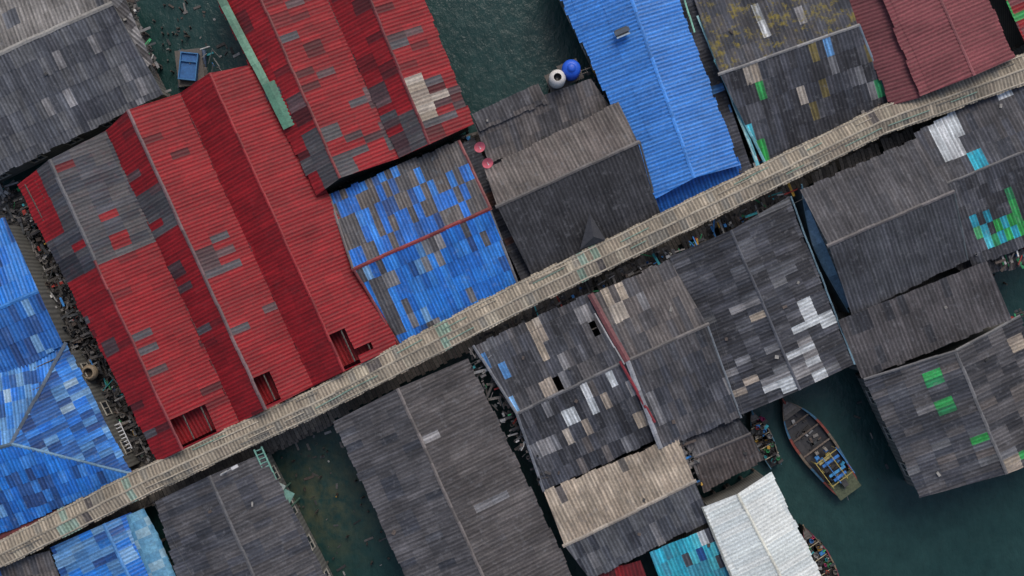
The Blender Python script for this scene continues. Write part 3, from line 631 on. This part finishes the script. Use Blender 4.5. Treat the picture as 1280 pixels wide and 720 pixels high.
for q in ((349,616),(361,636)): p=P(*q,3.8); m.tube((p.x,p.y,-1),(p.x,p.y,3.8),.07,(0.1,0.2,0.15),6)
m.out('frame',M['paint'],j)
j=empty('blue_storage_raft'); m=MB(); c0=P(237,84,.9)
m.box((c0.x,c0.y,.75),2.0,2.7,.12,(0.1,0.09,0.08),.12)
B_=(0.025,0.12,0.32)
m.box((c0.x,c0.y,1.0),1.3,2.0,.3,B_,-.1)
for dx,dy,w_,h_ in ((-.62,0,.08,2.05),(.62,0,.08,2.05),(0,.98,1.16,.08),(0,-.98,1.16,.08),(0,.35,1.16,.06)): m.box((c0.x+dx*math.cos(-.1)-dy*math.sin(-.1),c0.y+dx*math.sin(-.1)+dy*math.cos(-.1),1.22),w_,h_,.18,(0.04,0.17,0.38),-.1)
for s in (-.8,.8): m.tube((c0.x+s,c0.y-1.4,.2),(c0.x+s,c0.y+1.4,.2),.25,(0.1,0.15,0.25),10)
for _ in range(12): p=P(258+U(-14,14),85+U(-25,25),.8); m.tube((p.x,p.y,.3),(p.x+U(-1,1),p.y+U(-1,1),U(.6,1.3)),.035,(0.25,0.25,0.24),6)
m.tube(P(250,62,1.5),P(262,58,1.2),.05,(0.5,0.5,0.5),6)
m.out('tub_and_floats',M['paint'],j)

# ================================================================ boats
def boat(name,bow,stern,width,hull,rims,inner=(0.05,0.045,0.04),deckz=.35,cargo=None,tarp=None,top=.75,full=.55):
    e=empty(name); b=P(*bow,.3); s=P(*stern,.3); ax=(b-s); L=ax.length; ax.normalize(); sd=Vector((-ax.y,ax.x,0)); Z=Vector((0,0,1))
    def w(t):
        x=max(0,1-t)
        return width/2*min(1,1-max(0,(t-.5)/.5)**2.4)*(.68+.32*min(1,t/.4)**.7) if full>0.5 else width/2*min(1,(x**.75)*1.9)*(.6+.4*min(1,t/.4))
    def sh(t): return top+.55*max(0,(t-.55)/.45)**2+.12*max(0,(.2-t)/.2)
    V=[];F=[];C=[];n=36
    for i in range(n+1):
        t=i/n; c0=s+ax*(L*t); c0.z=0; ww=max(w(t),.05); h=sh(t)
        prof=[(0,-.35+.4*max(0,t-.7)),(ww*.6,-.2+.4*max(0,t-.7)),(ww,h-.14),(ww*1.04,h-.12),(ww*1.04,h),(ww*.91,h),(ww*.84,deckz+.1),(ww*.5,deckz),(0,deckz)]
        for q in (1,-1):
            for x,z in prof: V.append(c0+sd*(x*q)+Z*z)
    m_=9
    colr=[hull,hull,rims[0],rims[0],rims[1],inner,inner,inner]
    for i in range(n):
        for q in (0,1):
            for j in range(m_-1):
                k=i*2*m_+q*m_+j; k2=(i+1)*2*m_+q*m_+j
                cc=colr[j]
                if j==4: cc=rims[(i//6)%len(rims)]
                F.append([k,k+1,k2+1,k2] if q else [k,k2,k2+1,k+1]); C.append(jit(cc,.15))
    for q in (0,1):
        F.append([q*m_+j for j in range(m_)]); C.append(hull)
    obj('hull',V,F,M['paint'],e,C)
    m=MB(); ang=math.atan2(sd.y,sd.x)
    if not tarp:
        for i in range(7):
            t=.84+.02*i; p=s+ax*(L*t); m.box((p.x,p.y,sh(t)-.06),w(t)*1.75,.16,.04,jit((0.13,0.12,0.11),.3),ang)
        for t in (.45,.62,.75):
            p=s+ax*(L*t); m.box((p.x,p.y,sh(t)-.14),w(t)*1.8,.12,.05,jit((0.14,0.11,0.09),.3),ang)
        for i in range(18):
            t=U(.4,.8); p=s+ax*L*t+sd*U(-.4,.4)*w(t); m.box((p.x,p.y,deckz+.08),U(.2,.7),U(.06,.25),.08,jit(random.choice(JC),.3),ang+U(-.4,.4)+(1.57 if R()<.5 else 0))
    p=b+Z*.6; m.tube((b-ax*.3)+Z*(sh(1)-.5),b+ax*.22+Z*(sh(1)-.1),.09,rims[0],8,.05)
    m.out('thwarts_and_gear',M['junk'],e)
    if tarp:
        V=[];F=[];C=[]
        for i in range(25):
            t=.04+.9*i/24; c0=s+ax*(L*t); ww=w(t)*1.02; h=sh(t)
            for j in range(7):
                x=-1+2*j/6; V.append(Vector((c0.x,c0.y,0))+sd*ww*x+Z*(h+.05+.28*(1-x*x)+U(-.03,.03)))
        for i in range(24):
            for j in range(6): k=i*7+j; F.append([k,k+1,k+8,k+7]); C.append(jit(tarp[(i//7)%len(tarp)],.1))
        obj('tarpaulin',V,F,M['paint'],e,C,None,True)
    if cargo: cargo(e,s,ax,sd,L,sh)
    return e
def cargo1(e,s,ax,sd,L,sh):
    m=MB(); ang=math.atan2(sd.y,sd.x); Z=Vector((0,0,1))
    def at(t,x,z): return s+ax*(L*t)+sd*x+Z*(z-.3)
    for i in range(9): m.box(at(-.05+.02*i,0,.86),1.9,.16,.05,jit((0.10,0.12,0.07),.25),ang)
    for t in (.13,.38):
        for x in (-.95,.95): m.tube(at(t,x,.6),at(t,x,1.9),.035,(0.3,0.25,0.1),6)
        m.tube(at(t,-.95,1.9),at(t,.95,1.9),.035,(0.4,0.32,0.1),6)
    for x in (-.95,-.3,.3,.95): m.tube(at(.11,x,1.93),at(.4,x,1.93),.03,(0.45,0.36,0.1) if x in(-.3,.95) else (0.05,0.2,0.5),6)
    for i,t in enumerate((.16,.21,.27,.32,.36)): m.box(at(t,U(-.3,.3),1.75),U(.7,1.5),.2,.06,[(0.04,0.18,0.5),(0.05,0.25,0.5),(0.03,0.03,0.03),(0.04,0.18,0.5),(0.35,0.3,0.12)][i],ang+U(-.05,.05))
    for _ in range(26): m.box(at(U(.1,.42),U(-.8,.8),U(.6,1.3)),U(.12,.4),U(.1,.3),U(.15,.4),jit(random.choice([(0.04,0.18,0.45),(0.03,0.22,0.4),(0.03,0.03,0.03),(0.35,0.28,0.08),(0.25,0.23,0.2),(0.05,0.05,0.05)]),.2),ang+U(-.3,.3))
    m.box(at(.07,0,1.15),.4,.6,.4,(0.06,0.06,0.06),ang); m.tube(at(.05,.1,1.1),at(-.12,.4,.3),.03,(0.15,0.15,0.15),6)
    m.tube(at(.07,0,1.3),at(.15,-.2,1.35),.03,(0.3,0.3,0.3),6)
    m.out('canopy_frame_and_engine',M['junk'],e)
boat('longtail_boat',(975,499),(1056,608),2.7,(0.04,0.035,0.035),[(0.20,0.045,0.03),(0.04,0.12,0.2),(0.14,0.11,0.08)],cargo=cargo1,inner=(0.032,0.032,0.035))
def cargo2(e,s,ax,sd,L,sh):
    m=MB(); ang=math.atan2(sd.y,sd.x); Z=Vector((0,0,1))
    for _ in range(60):
        p=s+ax*L*U(.06,.85)+sd*U(-.6,.6)+Z*U(.3,.9); c0=jit(random.choice(JB+JC+JC+[(0.35,0.04,0.15),(0.1,0.25,0.08)]),.3)
        if R()<.6: m.box(p,U(.12,.45),U(.08,.3),U(.1,.3),c0,ang+U(-.5,.5))
        else:
            r=U(.08,.2); m.lathe(tuple(p),[(r*.8,0),(r,.3),(r*.88,.3),(r*.7,.08),(0.001,.06)],10,c0)
    for i in range(4): m.tube(s+ax*L*(.2+.18*i)-sd*.6+Z*.6,s+ax*L*(.2+.18*i)+sd*.6+Z*1.0,.03,(0.4,0.35,0.25),5)
    m.out('baskets_and_nets',M['junk'],e)
boat('longtail_boat',(936,512),(968,582),1.4,(0.04,0.08,0.09),[(0.05,0.14,0.2),(0.15,0.13,0.1)],cargo=cargo2,full=0)
boat('longtail_boat',(1000,655),(1048,745),1.6,(0.08,0.04,0.04),[(0.2,0.15,0.1),(0.2,0.04,0.06)],cargo=cargo2,full=0)
boat('tarp_covered_boat',(986,240),(1052,386),1.7,(0.08,0.12,0.15),[(0.12,0.25,0.33),(0.3,0.4,0.45)],tarp=[(0.09,0.17,0.24),(0.14,0.26,0.35),(0.22,0.36,0.47)],top=3.4,deckz=2.9,full=0)
# cables above roofs
cb=bpy.data.curves.new('overhead_cables','CURVE'); cb.dimensions='3D'; cb.bevel_depth=.015
for pts in (((428,560),(560,470),(742,374)),((20,700),(300,560),(480,472)),((742,374),(905,300),(1150,172)),((190,625),(240,720)),((860,300),(930,520))):
    sp=cb.splines.new('POLY'); full=[]
    for i in range(len(pts)-1):
        for k in range(9):
            t=k/8; z=5.9-.5*math.sin(math.pi*t); full.append(P(pts[i][0]+(pts[i+1][0]-pts[i][0])*t,pts[i][1]+(pts[i+1][1]-pts[i][1])*t,z))
    sp.points.add(len(full)-1)
    for i,p in enumerate(full): sp.points[i].co=(*p,1)
m,nt,b=newmat('cable_rubber'); tc=N(nt,'ShaderNodeTexCoord').outputs['Object']; nt.links.new(mixc(nt,nz(nt,tc,3),(0.02,0.02,0.02),(0.08,0.08,0.08)),b.inputs['Base Color'])
cb.materials.append(m); o=bpy.data.objects.new('overhead_cables',cb); S.collection.objects.link(o)
e=empty('street_lamp'); m=MB(); p=P(300,578,1)
m.tube((p.x,p.y,-1),(p.x,p.y,6.2),.07,(0.35,0.36,0.36),8); m.tube((p.x,p.y,6.15),(p.x+.9,p.y+.5,6.4),.04,(0.4,0.4,0.4),6); m.box((p.x+1.0,p.y+.55,6.38),.5,.2,.1,(0.6,0.6,0.6),.5); m.out('pole_and_lamp_head',M['plastic'],e)

# ================================================================ light, camera
w=bpy.data.worlds.new('World'); S.world=w; w.use_nodes=True; nt=w.node_tree
sky=nt.nodes.new('ShaderNodeTexSky'); sky.sky_type='NISHITA'; sky.sun_disc=False
el,az=math.radians(50),math.radians(12)
sky.sun_elevation=el; sky.sun_rotation=az; sky.dust_density=4; sky.air_density=1.0
nt.links.new(sky.outputs[0],nt.nodes['Background'].inputs[0]); nt.nodes['Background'].inputs[1].default_value=0.125
sl=bpy.data.lights.new('sun','SUN'); sl.energy=1.15; sl.angle=math.radians(32); sl.color=(1,.95,.9)
so=bpy.data.objects.new('sun',sl); S.collection.objects.link(so)
d=Vector((math.sin(az)*math.cos(el),math.cos(az)*math.cos(el),math.sin(el))); so.rotation_euler=(-d).to_track_quat('-Z','Y').to_euler()
cam=bpy.data.cameras.new('camera'); co=bpy.data.objects.new('camera',cam); S.collection.objects.link(co)
co.location=(0,0,H); cam.lens=36*H/(1280*SC); cam.clip_end=9000; S.camera=co
S.view_settings.view_transform='Standard'; S.view_settings.look='None'; S.view_settings.exposure=0
